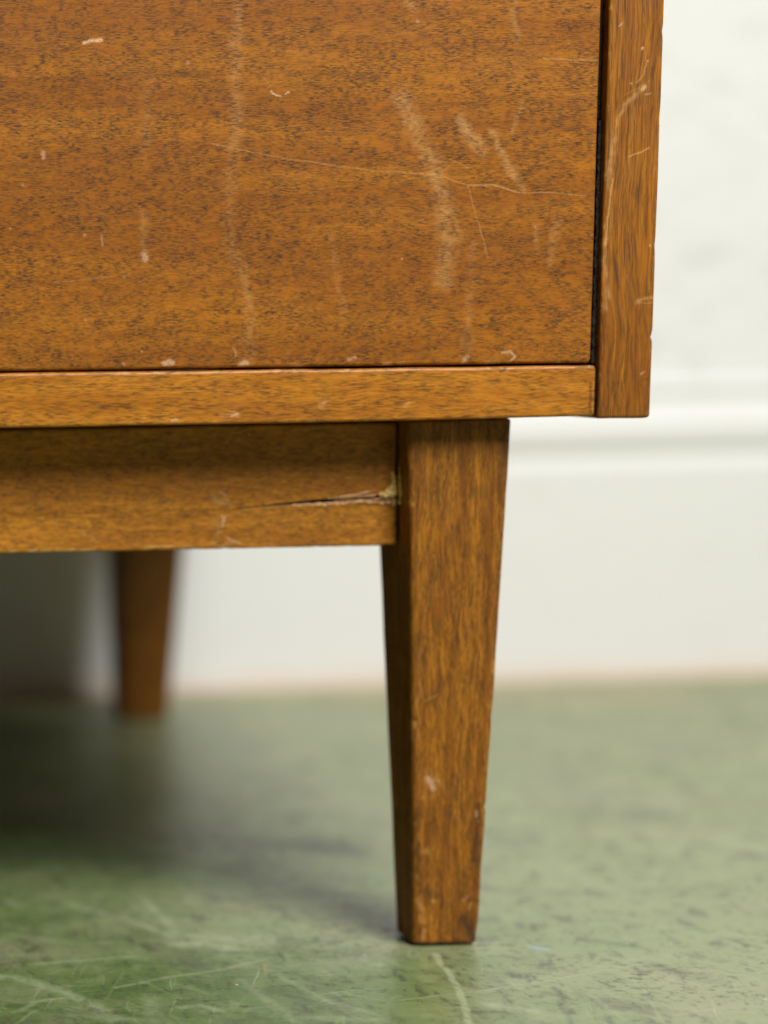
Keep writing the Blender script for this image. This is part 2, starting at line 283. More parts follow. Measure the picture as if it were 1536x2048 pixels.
# ------------------------------------------------------------------ wood
def wood(name, axis, light, mid, dark, fleck=(0.030, 0.015, 0.004), fl=(4.2, 0.5), fleck_lo=0.54, fleck_amt=0.7,
         cluster=(16.0, 5.0), band=(150.0, 17.0), fibre=(26.0, 0.30), rough=0.40, mott_amt=0.35, fib_amt=0.35, seed=0.0, worn=(0.66, 0.36, 0.12),
         chip=(0.78, 0.50, 0.30), wear=True, edge=0.6, coat=0.0):
    m, t, b = new_material(name)
    P = mm_coords(t)
    x, y, z = t.sep(P)[0:3]
    if axis == 'X':
        u, v = x, z
    else:
        u, v = z, x
    # slow wander of the grain
    wob = t.noise(t.comb(t.math('MULTIPLY', u, 1 / 60.0), t.math('MULTIPLY', v, 1 / 30.0), seed), 1, 2)
    v1 = t.math('ADD', v, t.math('MULTIPLY', t.math('SUBTRACT', wob, 0.5), 7.0))
    def field(su, sv, sd, detail=2.0, rough_=0.5, dist=0.0):
        return t.noise(t.comb(t.math('MULTIPLY', u, 1.0 / su), t.math('MULTIPLY', v1, 1.0 / sv),
                              t.math('ADD', t.math('MULTIPLY', y, 1.0 / sv), seed + sd)), 1, detail, rough_, dist)
    bandn = field(band[0], band[1], 1.3, 3, 0.55)
    mott = field(cluster[0] * 1.7, cluster[1] * 1.2, 7.7, 3, 0.6)
    fib = field(fibre[0], fibre[1], 3.1, 2, 0.6)
    c = t.mix(t.ramp(bandn, 0.36, 0.64), light, mid)
    c = t.mix(t.ramp(mott, 0.45, 0.72, 0.0, mott_amt), c, dark)
    c = t.mix(t.ramp(fib, 0.38, 0.68, 0.0, fib_amt), c, dark)
    # pores: short dark flecks that gather in small drifts
    fn = field(fl[0], fl[1], 5.5, 2.0, 0.5)
    region = t.ramp(field(cluster[0] * 3.5, cluster[1] * 3.5, 2.2, 2), 0.35, 0.62, -0.04, 0.04)
    drift = t.ramp(t.math('ADD', field(cluster[0], cluster[1], 9.1, 4, 0.65), region), 0.26, 0.68)
    lines = t.ramp(fn, fleck_lo - 0.085, fleck_lo + 0.04)
    lone = t.ramp(fn, fleck_lo + 0.06, fleck_lo + 0.15, 0, 0.75)
    fk = t.math('MAXIMUM', t.math('MULTIPLY', drift, t.math('ADD', 0.13, t.math('MULTIPLY', lines, 0.87))), lone)
    grit = t.noise(P, 1.6, 3, 0.7)
    if wear:                                  # finish rubbed thin: paler ground, the pores still show through
        sf = t.math('MULTIPLY', mask(t, 'scuff'), t.ramp(t.noise(P, 0.16, 4, 0.65), 0.38, 0.58, 0.35, 1.0))
        sf = t.math('MULTIPLY', sf, t.ramp(grit, 0.30, 0.60, 0.75, 1.0))
        c = t.mix(t.math('MULTIPLY', sf, 0.68), c, worn)
        fleck_amt = t.math('MULTIPLY', fleck_amt, t.math('SUBTRACT', 1.0, t.math('MULTIPLY', sf, 0.35)))
    c = t.mix(t.math('MULTIPLY', fk, fleck_amt), c, fleck)
    # wear
    bump_in = t.math('MULTIPLY', lone, -0.25)
    bump_in = t.math('ADD', bump_in, t.math('MULTIPLY', fib, 0.10))
    rgh = t.math('ADD', rough - 0.06, t.math('MULTIPLY', t.noise(P, 0.035, 4, 0.65), 0.14))
    rgh = t.math('ADD', rgh, t.math('MULTIPLY', fk, 0.12))
    if wear:
        d = t.math('MULTIPLY', mask(t, 'dark'), t.ramp(grit, 0.25, 0.62, 0.45, 1.0))
        c = t.mix(d, c, (0.045, 0.020, 0.008))
        rgh = t.math('ADD', rgh, t.math('MULTIPLY', sf, 0.18))
        sc = t.math('MULTIPLY', mask(t, 'scratch'), t.ramp(grit, 0.34, 0.58, 0.45, 1.0))
        c = t.mix(t.math('MULTIPLY', sc, 0.62), c, worn)
        ch = mask(t, 'chip')
        c = t.mix(t.math('MULTIPLY', ch, t.ramp(grit, 0.36, 0.58, 0.20, 0.85)), c, chip)
        bump_in = t.math('SUBTRACT', bump_in, t.math('ADD', t.math('MULTIPLY', sc, 0.7), ch))
        rgh = t.math('ADD', rgh, t.math('MULTIPLY', ch, 0.25))
    # rubbed edges: the finish is thin where the edge is convex
    if edge > 0:
        geo = t.new('ShaderNodeAttribute', attribute_name='edge_wear').outputs['Fac']
        e = t.math('MULTIPLY', geo, t.ramp(t.noise(P, 0.11, 5, 0.7), 0.54, 0.70))
        c = t.mix(t.math('MULTIPLY', e, edge), c, worn)
    # fine random specks of dust and nicks
    vo = t.new('ShaderNodeTexVoronoi', feature='F1')
    t.put(vo.inputs['Vector'], P)
    vo.inputs['Scale'].default_value = 0.085
    spk = t.math('MULTIPLY', t.ramp(vo.outputs['Distance'], 0.018, 0.042, 1.0, 0.0),
                 t.ramp(t.sep(vo.outputs['Color'])[0], 0.55, 0.75))
    c = t.mix(t.math('MULTIPLY', spk, 0.6), c, worn)
    t.put(b.inputs['Base Color'], c)
    t.put(b.inputs['Roughness'], rgh)
    b.inputs['Specular IOR Level'].default_value = 0.30
    b.inputs['Coat Weight'].default_value = coat
    b.inputs['Coat Roughness'].default_value = 0.25
    bp = t.new('ShaderNodeBump')
    bp.inputs['Strength'].default_value = 0.30
    bp.inputs['Distance'].default_value = 0.00022
    t.put(bp.inputs['Height'], bump_in)
    t.put(b.inputs['Normal'], bp.outputs[0])
    return m

mat_drawer = wood("drawer_veneer", 'X', (0.470, 0.163, 0.009), (0.365, 0.115, 0.006), (0.155, 0.045, 0.004), fl=(2.1, 0.36), fleck_lo=0.525,
                  fleck_amt=0.84, cluster=(4.2, 2.6), band=(150, 13), fibre=(9, 0.24), fib_amt=0.45, seed=0.0)
mat_panel = wood("side_veneer", 'Z', (0.450, 0.158, 0.009), (0.300, 0.092, 0.006), (0.100, 0.031, 0.004), fl=(6.5, 0.33), fleck_lo=0.525,
                 cluster=(18, 1.7), band=(200, 3.6), fibre=(24, 0.25), seed=21.0, fib_amt=0.6)
mat_rail = wood("rail_wood", 'X', (0.62, 0.240, 0.020), (0.47, 0.162, 0.012), (0.24, 0.074, 0.007), fl=(3.6, 0.34), fleck_lo=0.535,
                fleck_amt=0.74, cluster=(6.5, 1.6), band=(90, 9), fibre=(14, 0.24), seed=43.0, rough=0.34, worn=(0.76, 0.42, 0.14))
mat_apron = wood("apron_wood", 'X', (0.68, 0.268, 0.018), (0.50, 0.180, 0.011), (0.16, 0.050, 0.005), fl=(2.0, 0.28), fleck_lo=0.515,
                 cluster=(4.2, 1.7), band=(120, 11), fibre=(7, 0.24), seed=65.0, rough=0.44, worn=(0.72, 0.47, 0.16), fib_amt=0.65)
mat_leg = wood("leg_wood", 'Z', (0.500, 0.188, 0.010), (0.340, 0.112, 0.006), (0.080, 0.025, 0.003), fl=(2.4, 0.25), fleck_lo=0.51,
               cluster=(9, 1.5), band=(80, 4.5), fibre=(10, 0.22), seed=87.0, rough=0.42, worn=(0.64, 0.33, 0.075), chip=(0.72, 0.44, 0.28),
               fib_amt=0.75, mott_amt=0.5, edge=0.5)
mat_plain = wood("carcass_wood", 'X', (0.24, 0.088, 0.014), (0.18, 0.062, 0.010), (0.09, 0.030, 0.005), seed=110.0, edge=0.0, wear=False)

def plain(name, c1, c2, scale, rough, bump=0.3, dist=0.0005, spec=0.5):
    m, t, b = new_material(name)
    P = mm_coords(t)
    n = t.noise(P, scale, 4, 0.65)
    t.put(b.inputs['Base Color'], t.mix(t.ramp(n, 0.35, 0.65), c1, c2))
    b.inputs['Roughness'].default_value = rough
    b.inputs['Specular IOR Level'].default_value = spec
    bp = t.new('ShaderNodeBump')
    bp.inputs['Strength'].default_value = bump
    bp.inputs['Distance'].default_value = dist
    t.put(bp.inputs['Height'], n)
    t.put(b.inputs['Normal'], bp.outputs[0])
    return m

mat_raw = plain("raw_split_wood", (0.80, 0.47, 0.24), (0.48, 0.22, 0.08), 0.9, 0.8)
mat_glue = plain("old_glue", (0.85, 0.58, 0.18), (0.50, 0.30, 0.07), 0.8, 0.42)
mat_glide = plain("black_rubber", (0.012, 0.012, 0.012), (0.02, 0.02, 0.018), 0.5, 0.7)
mat_dirt_shade = plain("gap_dirt_shade", (0.016, 0.014, 0.010), (0.005, 0.004, 0.003), 0.9, 0.9)  # near-black: packed dirt, and shade of the recesses put into the colour

# ------------------------------------------------------------------ floor paint
def floor_material():
    m, t, b = new_material("green_floor_paint")
    P = mm_coords(t)
    x, y, z = t.sep(P)[0:3]
    p2 = t.comb(x, y, 0.0)
    g_a, g_b, g_c = (0.108, 0.178, 0.044), (0.072, 0.130, 0.028), (0.165, 0.220, 0.078)
    n1 = t.noise(p2, 1 / 170.0, 4, 0.6)
    n2 = t.noise(t.comb(t.math('MULTIPLY', x, 1 / 34.0), t.math('MULTIPLY', y, 1 / 24.0), 4.0), 1, 5, 0.62, 0.6)
    n3 = t.noise(t.comb(t.math('MULTIPLY', x, 1 / 5.0), t.math('MULTIPLY', y, 1 / 4.0), 9.0), 1, 5, 0.68)
    c = t.mix(t.ramp(n1, 0.40, 0.62), g_a, g_c)
    c = t.mix(t.ramp(n2, 0.42, 0.66, 0, 0.7), c, g_b)
    # paler, greyer green towards the right and back, with a noisy edge
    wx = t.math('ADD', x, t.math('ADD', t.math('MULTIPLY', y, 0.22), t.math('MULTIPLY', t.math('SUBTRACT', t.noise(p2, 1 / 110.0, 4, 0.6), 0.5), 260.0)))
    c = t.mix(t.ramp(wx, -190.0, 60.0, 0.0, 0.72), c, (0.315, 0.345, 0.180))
    # grey-brown ingrained dirt
    dirt = t.math('MULTIPLY', t.ramp(n3, 0.50, 0.66), t.ramp(t.noise(p2, 1 / 48.0, 3, 0.6, 0.4), 0.42, 0.60))
    c = t.mix(t.math('MULTIPLY', dirt, 0.75), c, (0.070, 0.066, 0.040))
    smear = t.noise(t.comb(t.math('MULTIPLY', x, 1 / 26.0), t.math('MULTIPLY', y, 1 / 60.0), 2.0), 1, 4, 0.6, 0.8)
    c = t.mix(t.ramp(smear, 0.54, 0.72, 0, 0.65), c, (0.105, 0.100, 0.062))
    dust = t.ramp(t.noise(p2, 1 / 90.0, 5, 0.7, 0.5), 0.50, 0.70)
    c = t.mix(t.math('MULTIPLY', dust, 0.4), c, (0.34, 0.31, 0.20))
    fine = t.noise(t.comb(t.math('MULTIPLY', x, 1 / 2.4), t.math('MULTIPLY', y, 1 / 5.5), 6.0), 1, 5, 0.72)
    c = t.mix(t.math('MULTIPLY', t.ramp(fine, 0.535, 0.64, 0, 0.75), t.ramp(n2, 0.38, 0.60, 0.15, 1.0)), c, (0.045, 0.052, 0.030))
    c = t.mix(t.ramp(fine, 0.38, 0.26, 0, 0.35), c, (0.42, 0.46, 0.30))
    # random hair scratches in several directions
    scr = None
    for k, (ang, s, th) in enumerate(((0.35, 1.0, 0.70), (-0.5, 1.3, 0.705), (1.25, 0.9, 0.71), (0.05, 1.6, 0.70), (2.2, 1.1, 0.71))):
        ca, sa = math.cos(ang), math.sin(ang)
        uu = t.math('ADD', t.math('MULTIPLY', x, ca), t.math('MULTIPLY', y, sa))
        vv = t.math('SUBTRACT', t.math('MULTIPLY', y, ca), t.math('MULTIPLY', x, sa))
        vv = t.math('ADD', vv, t.math('MULTIPLY', t.noise(t.comb(t.math('MULTIPLY', uu, 1 / 40.0), k * 3.0, 0), 1, 2), 9.0))
        q = t.noise(t.comb(t.math('MULTIPLY', uu, 1 / 46.0), t.math('MULTIPLY', vv, s / 0.8), k * 5.0), 1, 1)
        q = t.ramp(q, th, th + 0.05)
        scr = q if scr is None else t.math('MAXIMUM', scr, q)
    c = t.mix(t.math('MULTIPLY', scr, 0.5), c, (0.46, 0.50, 0.33))
    brk = t.ramp(t.noise(t.comb(t.math('MULTIPLY', x, 1 / 5.0), t.math('MULTIPLY', y, 1 / 9.0), 1.0), 1, 4, 0.7), 0.34, 0.56, 0.25, 1.0)
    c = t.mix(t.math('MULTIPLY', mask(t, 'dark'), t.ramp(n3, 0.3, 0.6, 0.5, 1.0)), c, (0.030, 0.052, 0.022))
    pale = t.math('MULTIPLY', mask(t, 'pale'), brk)
    mid = t.noise(t.comb(t.math('MULTIPLY', x, 1 / 9.0), t.math('MULTIPLY', y, 1 / 16.0), 12.0), 1, 6, 0.70, 0.5)
    c = t.mix(t.ramp(mid, 0.53, 0.66, 0, 0.75), c, (0.060, 0.070, 0.036))
    c = t.mix(t.ramp(mid, 0.47, 0.36, 0, 0.30), c, (0.30, 0.36, 0.19))
    c = t.mix(t.math('MULTIPLY', pale, 0.85), c, (0.40, 0.45, 0.27))
    vg = t.new('ShaderNodeTexVoronoi', feature='F1')
    t.put(vg.inputs['Vector'], p2)
    vg.inputs['Scale'].default_value = 0.075
    gs = t.math('MULTIPLY', t.ramp(vg.outputs['Distance'], 0.030, 0.060, 1.0, 0.0), t.ramp(t.sep(vg.outputs['Color'])[0], 0.55, 0.62))
    c = t.mix(gs, c, (0.62, 0.52, 0.36))
    c = t.mix(t.math('MULTIPLY', mask(t, 'tan'), t.ramp(n2, 0.35, 0.55, 0.5, 1.0)), c, (0.42, 0.29, 0.14))
    c = t.mix(t.math('MULTIPLY', mask(t, 'blue'), brk), c, (0.30, 0.46, 0.52))
    # bare reddish strip where the paint has worn off along the wall
    dw = t.math('SUBTRACT', t.math('ADD', t.math('MULTIPLY', x, 0.07), 630.0), y)
    bare = t.ramp(t.math('ADD', dw, t.math('MULTIPLY', t.math('SUBTRACT', t.noise(p2, 0.02, 4, 0.6), 0.5), 40.0)), 2.0, 16.0, 0.55, 0.0)
    c = t.mix(bare, c, (0.56, 0.38, 0.23))
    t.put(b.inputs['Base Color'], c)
    r = t.math('ADD', 0.29, t.math('MULTIPLY', n2, 0.18))
    r = t.math('ADD', r, t.math('MULTIPLY', dirt, 0.18))
    t.put(b.inputs['Roughness'], r)
    b.inputs['IOR'].default_value = 1.55
    bp = t.new('ShaderNodeBump')
    bp.inputs['Strength'].default_value = 0.25
    bp.inputs['Distance'].default_value = 0.0010
    h = t.math('MULTIPLY', n3, 0.5)
    t.put(bp.inputs['Height'], h)
    t.put(b.inputs['Normal'], bp.outputs[0])
    return m

def wall_material(name, base, stain, lo=0.56):
    m, t, b = new_material(name)
    P = mm_coords(t)
    x, y, z = t.sep(P)[0:3]
    n = t.noise(t.comb(t.math('MULTIPLY', x, 1 / 42.0), 0.0, t.math('MULTIPLY', z, 1 / 15.0)), 1, 3, 0.55, 0.4)
    n2 = t.noise(t.comb(t.math('MULTIPLY', x, 1 / 30.0), 3.0, t.math('MULTIPLY', z, 1 / 18.0)), 1, 2, 0.5)
    c = t.mix(t.ramp(n, lo, lo + 0.14, 0, 0.55), base, stain)
    c = t.mix(t.ramp(n2, 0.66, 0.76, 0, 0.5), c, (0.70, 0.54, 0.42))
    # scuffed, rubbed-through paint low on the board
    low = t.ramp(t.math('ADD', z, t.math('MULTIPLY', t.math('SUBTRACT', t.noise(P, 0.02, 3), 0.5), 16.0)), 2.0, 14.0, 0.55, 0.0)
    c = t.mix(low, c, (0.74, 0.58, 0.45))
    t.put(b.inputs['Base Color'], c)
    b.inputs['Roughness'].default_value = 0.55
    bp = t.new('ShaderNodeBump')
    bp.inputs['Strength'].default_value = 0.35
    bp.inputs['Distance'].default_value = 0.006 if lo < 0.58 else 0.0015
    t.put(bp.inputs['Height'], t.noise(t.comb(x, y, t.math('MULTIPLY', z, 1.7)), 0.03, 4, 0.55))
    t.put(b.inputs['Normal'], bp.outputs[0])
    return m

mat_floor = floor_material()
mat_wall = wall_material("off_white_wall_paint", (0.775, 0.785, 0.765), (0.62, 0.635, 0.60), 0.53)
mat_skirt = wall_material("off_white_gloss_paint", (0.775, 0.78, 0.757), (0.71, 0.715, 0.685), 0.6)

# ------------------------------------------------------------------ mesh helpers
def hash01(i, j, k):
    n = (i * 374761393 + j * 668265263 + k * 1442695041) & 0xffffffff
    n = ((n ^ (n >> 13)) * 1274126177) & 0xffffffff
    return ((n ^ (n >> 16)) & 0xffff) / 65535.0

def vnoise(x, y, z, octaves=1):
    """smooth value noise in -1..1 on arrays"""
    tot, amp, nrm = 0.0, 1.0, 0.0
    for o in range(octaves):
        xi, yi, zi = np.floor(x), np.floor(y), np.floor(z)
        fx, fy, fz = x - xi, y - yi, z - zi
        fx, fy, fz = (q * q * (3 - 2 * q) for q in (fx, fy, fz))
        xi, yi, zi = (q.astype(np.int64) for q in (xi, yi, zi))
        v = 0.0
        for dx in (0, 1):
            for dy in (0, 1):
                for dz in (0, 1):
                    w = (fx if dx else 1 - fx) * (fy if dy else 1 - fy) * (fz if dz else 1 - fz)
                    v = v + w * hash01(xi + dx, yi + dy, zi + dz)
        tot = tot + amp * (2 * v - 1); nrm += amp
        amp *= 0.55
        x, y, z = x * 2.03 + 11.1, y * 2.03 + 5.3, z * 2.03 + 7.7
    return tot / nrm

def stroke_mask(px, py, strokes, wander=0.0, wfreq=0.5):
    """largest of a list of soft strokes (x1, y1, x2, y2, radius, softness, strength), all in mm"""
    if wander:
        z = np.zeros_like(px)
        px, py = px + wander * vnoise(px * wfreq, py * wfreq, z, 3), py + wander * vnoise(px * wfreq, py * wfreq, z + 50, 3)
    out = np.zeros(px.shape, np.float32)
    for (x1, y1, x2, y2, r, soft, st) in strokes:
        sel = np.flatnonzero((px > min(x1, x2) - r) & (px < max(x1, x2) + r) & (py > min(y1, y2) - r) & (py < max(y1, y2) + r))
        if not len(sel):
            continue
        qx, qy = px[sel] - x1, py[sel] - y1
        bx, by = x2 - x1, y2 - y1
        L2 = bx * bx + by * by
        h = np.clip((qx * bx + qy * by) / L2, 0, 1) if L2 > 1e-6 else 0.0
        d = np.hypot(qx - bx * h, qy - by * h)
        k = np.clip((r - d) / max(1e-6, r * soft), 0, 1)
        out[sel] = np.maximum(out[sel], (k * k * (3 - 2 * k) * st).astype(np.float32))
    return out

def link_object(name, me, parent=None):
    o = bpy.data.objects.new(name, me)
    COL.objects.link(o)
    if parent is not None:
        o.parent = parent
        if parent.parent is None:
            o.location = -parent.location
    return o

def link_mesh(name, bm, mats, parent=None):
    me = bpy.data.meshes.new(name)
    bm.normal_update()
    bm.to_mesh(me)
    bm.free()
    for m in (mats if isinstance(mats, (list, tuple)) else [mats]):
        me.materials.append(m)
    return link_object(name, me, parent)

def grid_mesh(name, V, closed, mats, parent=None, attrs=None, caps=True, mat_idx=None, flip=False):
    """V is (stations, points, 3); skins it into one mesh and stores float attributes on the vertices"""
    n, m = V.shape[:2]
    me = bpy.data.meshes.new(name)
    co = V.reshape(-1, 3).astype(np.float32)
    mm = m if closed else m - 1
    j, i = np.meshgrid(np.arange(n - 1), np.arange(mm), indexing='ij')
    i2 = (i + 1) % m
    q = np.stack([j * m + i, j * m + i2, (j + 1) * m + i2, (j + 1) * m + i], -1).reshape(-1, 4)
    if flip:
        q = q[:, ::-1]
    loops = q.reshape(-1)
    start = np.arange(len(q)) * 4
    size = np.full(len(q), 4)
    if closed and caps:
        c0, c1 = np.arange(m)[::-1], (n - 1) * m + np.arange(m)
        if flip:
            c0, c1 = c0[::-1], c1[::-1]
        start = np.concatenate([start, [len(loops), len(loops) + m]])
        size = np.concatenate([size, [m, m]])
        loops = np.concatenate([loops, c0, c1])
    me.vertices.add(len(co)); me.vertices.foreach_set('co', co.reshape(-1))
    me.loops.add(len(loops)); me.loops.foreach_set('vertex_index', loops.astype(np.int32))
    me.polygons.add(len(start)); me.polygons.foreach_set('loop_start', start.astype(np.int32))
    if mat_idx is not None:
        k = np.zeros(len(start), np.int32); k[:len(mat_idx)] = mat_idx
        me.polygons.foreach_set('material_index', k)
    me.update(calc_edges=True)
    me.shade_flat()
    for nm, a in (attrs or {}).items():
        at = me.attributes.new(nm, 'FLOAT', 'POINT')
        at.data.foreach_set('value', np.ascontiguousarray(a.reshape(-1), np.float32))
    for mt in (mats if isinstance(mats, (list, tuple)) else [mats]):
        me.materials.append(mt)
    return link_object(name, me, parent)

def wear_attrs(V, edge, marks_of, front_y):
    """masks for the face that looks at the viewer"""
    at = {'edge_wear': edge}
    if marks_of:
        x, y, z = (V[..., k].reshape(-1) * 1000.0 for k in range(3))
        face = (y < front_y * 1000.0 + 3.0).astype(np.float32)
        for nm, lst, wd in zip(('scuff', 'chip', 'scratch', 'dark'), marks_of, (2.4, 0.5, 0.32, 0.8)):
            if nm == 'scuff':
                lst = [(a, b, c, d, r * 1.55, 1.0, st) for a, b, c, d, r, so, st in lst]
            at[nm] = stroke_mask(x, z, lst, wd, 0.16 if nm == 'scuff' else 0.55) * face
    return at

def rounded_rect(a0, a1, b0, b1, r, seg=5, fill=None):
    """closed outline, counter-clockwise; fill adds points along the b0 side (side 'b') or the a0 side (side 'a')"""
    pts, edge = [], []
    for q, (ca, cb, s) in enumerate(((a1 - r, b0 + r, -90), (a1 - r, b1 - r, 0), (a0 + r, b1 - r, 90), (a0 + r, b0 + r, 180))):
        for k in range(seg + 1):
            an = math.radians(s + 90.0 * k / seg)
            pts.append((ca + r * math.cos(an), cb + r * math.sin(an)))
            edge.append(1.0 if 0 < k < seg else 0.45)
        if fill and ((fill[0] == 'a' and q == 2) or (fill[0] == 'b' and q == 3)):
            p = pts[-1]
            e = (a0, b0 + r) if fill[0] == 'a' else (a1 - r, b0)
            for k in range(1, fill[1]):
                f = k / fill[1]
                pts.append((p[0] + (e[0] - p[0]) * f, p[1] + (e[1] - p[1]) * f))
                edge.append(0.0)
    return pts, edge

def stations(t0, t1, r, lens):
    """positions along a length with closely spaced rounded ends -> (t, inset); lens = [(from, to, count)] or a count"""
    if not isinstance(lens, (list, tuple)):
        lens = [(t0 + r, t1 - r, lens)]
    out = []
    for k in range(5):
        an = math.pi / 2 * k / 4
        out.append((t0 + r * (1 - math.cos(an)), r * (1 - math.sin(an))))
    for a, b, n in lens:
        out += [(a + (b - a) * k / n, 0.0) for k in range(n + 1) if t0 + r < a + (b - a) * k / n < t1 - r]
    for k in range(4, -1, -1):
        an = math.pi / 2 * k / 4
        out.append((t1 - r * (1 - math.cos(an)), r * (1 - math.sin(an))))
    return out

def sweep(name, sections, axis, mats, parent, jitter=0.0, seed=0.0, freq=60.0, marks_of=None, front_y=0.0, flip=False, attrs=True):
    """sections: list of (t, (points, edge)) skinned along axis X, Y or Z"""
    ts = np.array([t for t, _ in sections])
    ab = np.array([p[0] for _, p in sections])
    ed = np.array([p[1] for _, p in sections], np.float32)
    T = np.repeat(ts[:, None], ab.shape[1], 1)
    V = {'X': (T, ab[..., 0], ab[..., 1]), 'Y': (ab[..., 0], T, ab[..., 1]), 'Z': (ab[..., 0], ab[..., 1], T)}[axis]
    V = np.stack(V, -1)
    if jitter:
        x, y, z = (V[..., k] * freq + seed for k in range(3))
        V = V + jitter * np.stack([vnoise(x, y, z, 2), vnoise(x + 31, y, z, 2), vnoise(x, y + 47, z, 2)], -1)
    at = wear_attrs(V, ed, marks_of, front_y) if attrs else None
    return grid_mesh(name, V, True, mats, parent, at, flip=flip)

def board(name, axis, t0, t1, dims, r, er, lens, mats, parent, jitter=0.00012, seed=0.0, marks_of=None, fill=None, front_y=0.0):
    """a board with rounded edges; dims(t) -> a0, a1, b0, b1"""
    sec = []
    for tt, inset in stations(t0, t1, er, lens):
        a0, a1, b0, b1 = dims(tt)
        sec.append((tt, rounded_rect(a0 + inset, a1 - inset, b0 + inset, b1 - inset, r, 5, fill)))
    return sweep(name, sec, axis, mats, parent, jitter, seed, 60.0, marks_of, front_y, flip=(axis == 'Y'))

# ------------------------------------------------------------------ setting: floor and wall
gx = np.concatenate([[-4, -2, -1, -0.6, -0.4], np.arange(-0.30, 0.10, 0.00055), np.arange(0.10, 0.46, 0.002), [0.5, 0.7, 1, 2, 4]])
gy = np.concatenate([[-4, -2, -1, -0.4, -0.2, -0.12], np.arange(-0.10, 0.12, 0.0007), np.arange(0.12, 0.70, 0.003), [0.8, 1.0, 1.2]])
GX, GY = np.meshgrid(gx, gy, indexing='ij')
V = np.stack([GX, GY, np.zeros_like(GX)], -1)
fx, fy = GX.reshape(-1) * 1000, GY.reshape(-1) * 1000
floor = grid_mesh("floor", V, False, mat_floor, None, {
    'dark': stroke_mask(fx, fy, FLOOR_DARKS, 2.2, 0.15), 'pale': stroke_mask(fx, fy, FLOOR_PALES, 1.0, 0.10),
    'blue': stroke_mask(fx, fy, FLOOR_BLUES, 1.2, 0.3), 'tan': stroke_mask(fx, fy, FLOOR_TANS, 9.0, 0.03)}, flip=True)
floor["kind"] = "structure"

WY, WS = 0.640, 0.07                     # the wall stands at y = WY + WS x
wl = math.hypot(1, WS)
wdir = Vector((1 / wl, WS / wl, 0)); wout = Vector((WS / wl, -1 / wl, 0))
def wall_place(tt, a, b):
    q = Vector((0, WY, 0)) + wdir * tt + wout * a
    return (q.x, q.y, b)

wall = bpy.data.objects.new("wall", None)
COL.objects.link(wall)
wall["label"] = "off-white painted wall with a moulded skirting board behind the dresser"
wall["category"] = "wall"

def wall_strip(name, prof, mat):
    bm = bmesh.new()
    A = [bm.verts.new(wall_place(-4, a, b)) for a, b in prof]
    B = [bm.verts.new(wall_place(4, a, b)) for a, b in prof]
    n = len(prof)
    for i in range(n):
        f = bm.faces.new((A[i], A[(i + 1) % n], B[(i + 1) % n], B[i]))
    bm.faces.new(A); bm.faces.new(list(reversed(B)))
    bmesh.ops.recalc_face_normals(bm, faces=bm.faces)
    return link_mesh(name, bm, mat, wall)

# plaster above the skirting (its face a little behind the board)
wall_strip("plaster", [(-0.012, 0.10), (-0.012, 2.6), (-0.14, 2.6), (-0.14, 0.10)], mat_wall)
# skirting: flat board, quirk, fat torus, quirk, thin lip
arc = lambda ca, cb, r, a0, a1, n: [(ca + r * math.cos(math.radians(a0 + (a1 - a0) * k / n)), cb + r * math.sin(math.radians(a0 + (a1 - a0) * k / n))) for k in range(n + 1)]
sk = [(-0.0115, 0.0), (0.0, 0.0), (0.0, 0.141), (-0.0015, 0.1435), (-0.006, 0.1445), (-0.006, 0.149)]
sk += [(-0.004, 0.1515), (-0.002, 0.154), (-0.0005, 0.159), (-0.0005, 0.166), (-0.002, 0.173), (-0.004, 0.178), (-0.0065, 0.180), (-0.0085, 0.182), (-0.0085, 0.186)]
sk += [(-0.006, 0.1885), (-0.006, 0.194), (-0.0115, 0.198)]
wall_strip("skirting_board", sk, mat_skirt)

# ------------------------------------------------------------------ dresser
root = bpy.data.objects.new("dresser", None)
COL.objects.link(root)
root.location = (-0.39, 0.285, 0)
root["label"] = "worn brown wooden dresser on tapered legs, scratched drawer front and split apron"
root["category"] = "dresser"
DEP = 0.575                                   # depth of the carcass
XL = -0.80                                    # outer face of the far side
TOP = 0.74
# drawer fronts: the lower one fills the picture
DRAWER_MARKS = (DRAWER_SCUFFS, DRAWER_CHIPS, DRAWER_SCRATCHES, DRAWER_DARKS)
def drawer(z0f, z1, seed, seen=False):
    sec = []
    lens = [(XL + 0.03, -0.26, 20), (-0.24, -0.004, 700)] if seen else 30
    for tt, inset in stations(XL + 0.0225, -0.00245, 0.0012, lens):
        z0 = z0f(tt)
        sec.append((tt, rounded_rect(0.0012 + inset, 0.021 - inset, z0 + inset, z1 - inset, 0.0013, 5, ('a', 440 if seen else 2))))
    return sweep("drawer_front", sec, 'X', mat_drawer, root, 0.00010, seed, 60.0, DRAWER_MARKS if seen else None)
sag = lambda tt: 0.22195 - 0.0011 * max(0.0, min(1.0, (tt + 0.2180) / 0.216))
drawer(sag, 0.374, 1.0, True)
drawer(lambda tt: 0.3765, 0.555, 5.0)
drawer(lambda tt: 0.5575, 0.718, 9.0)

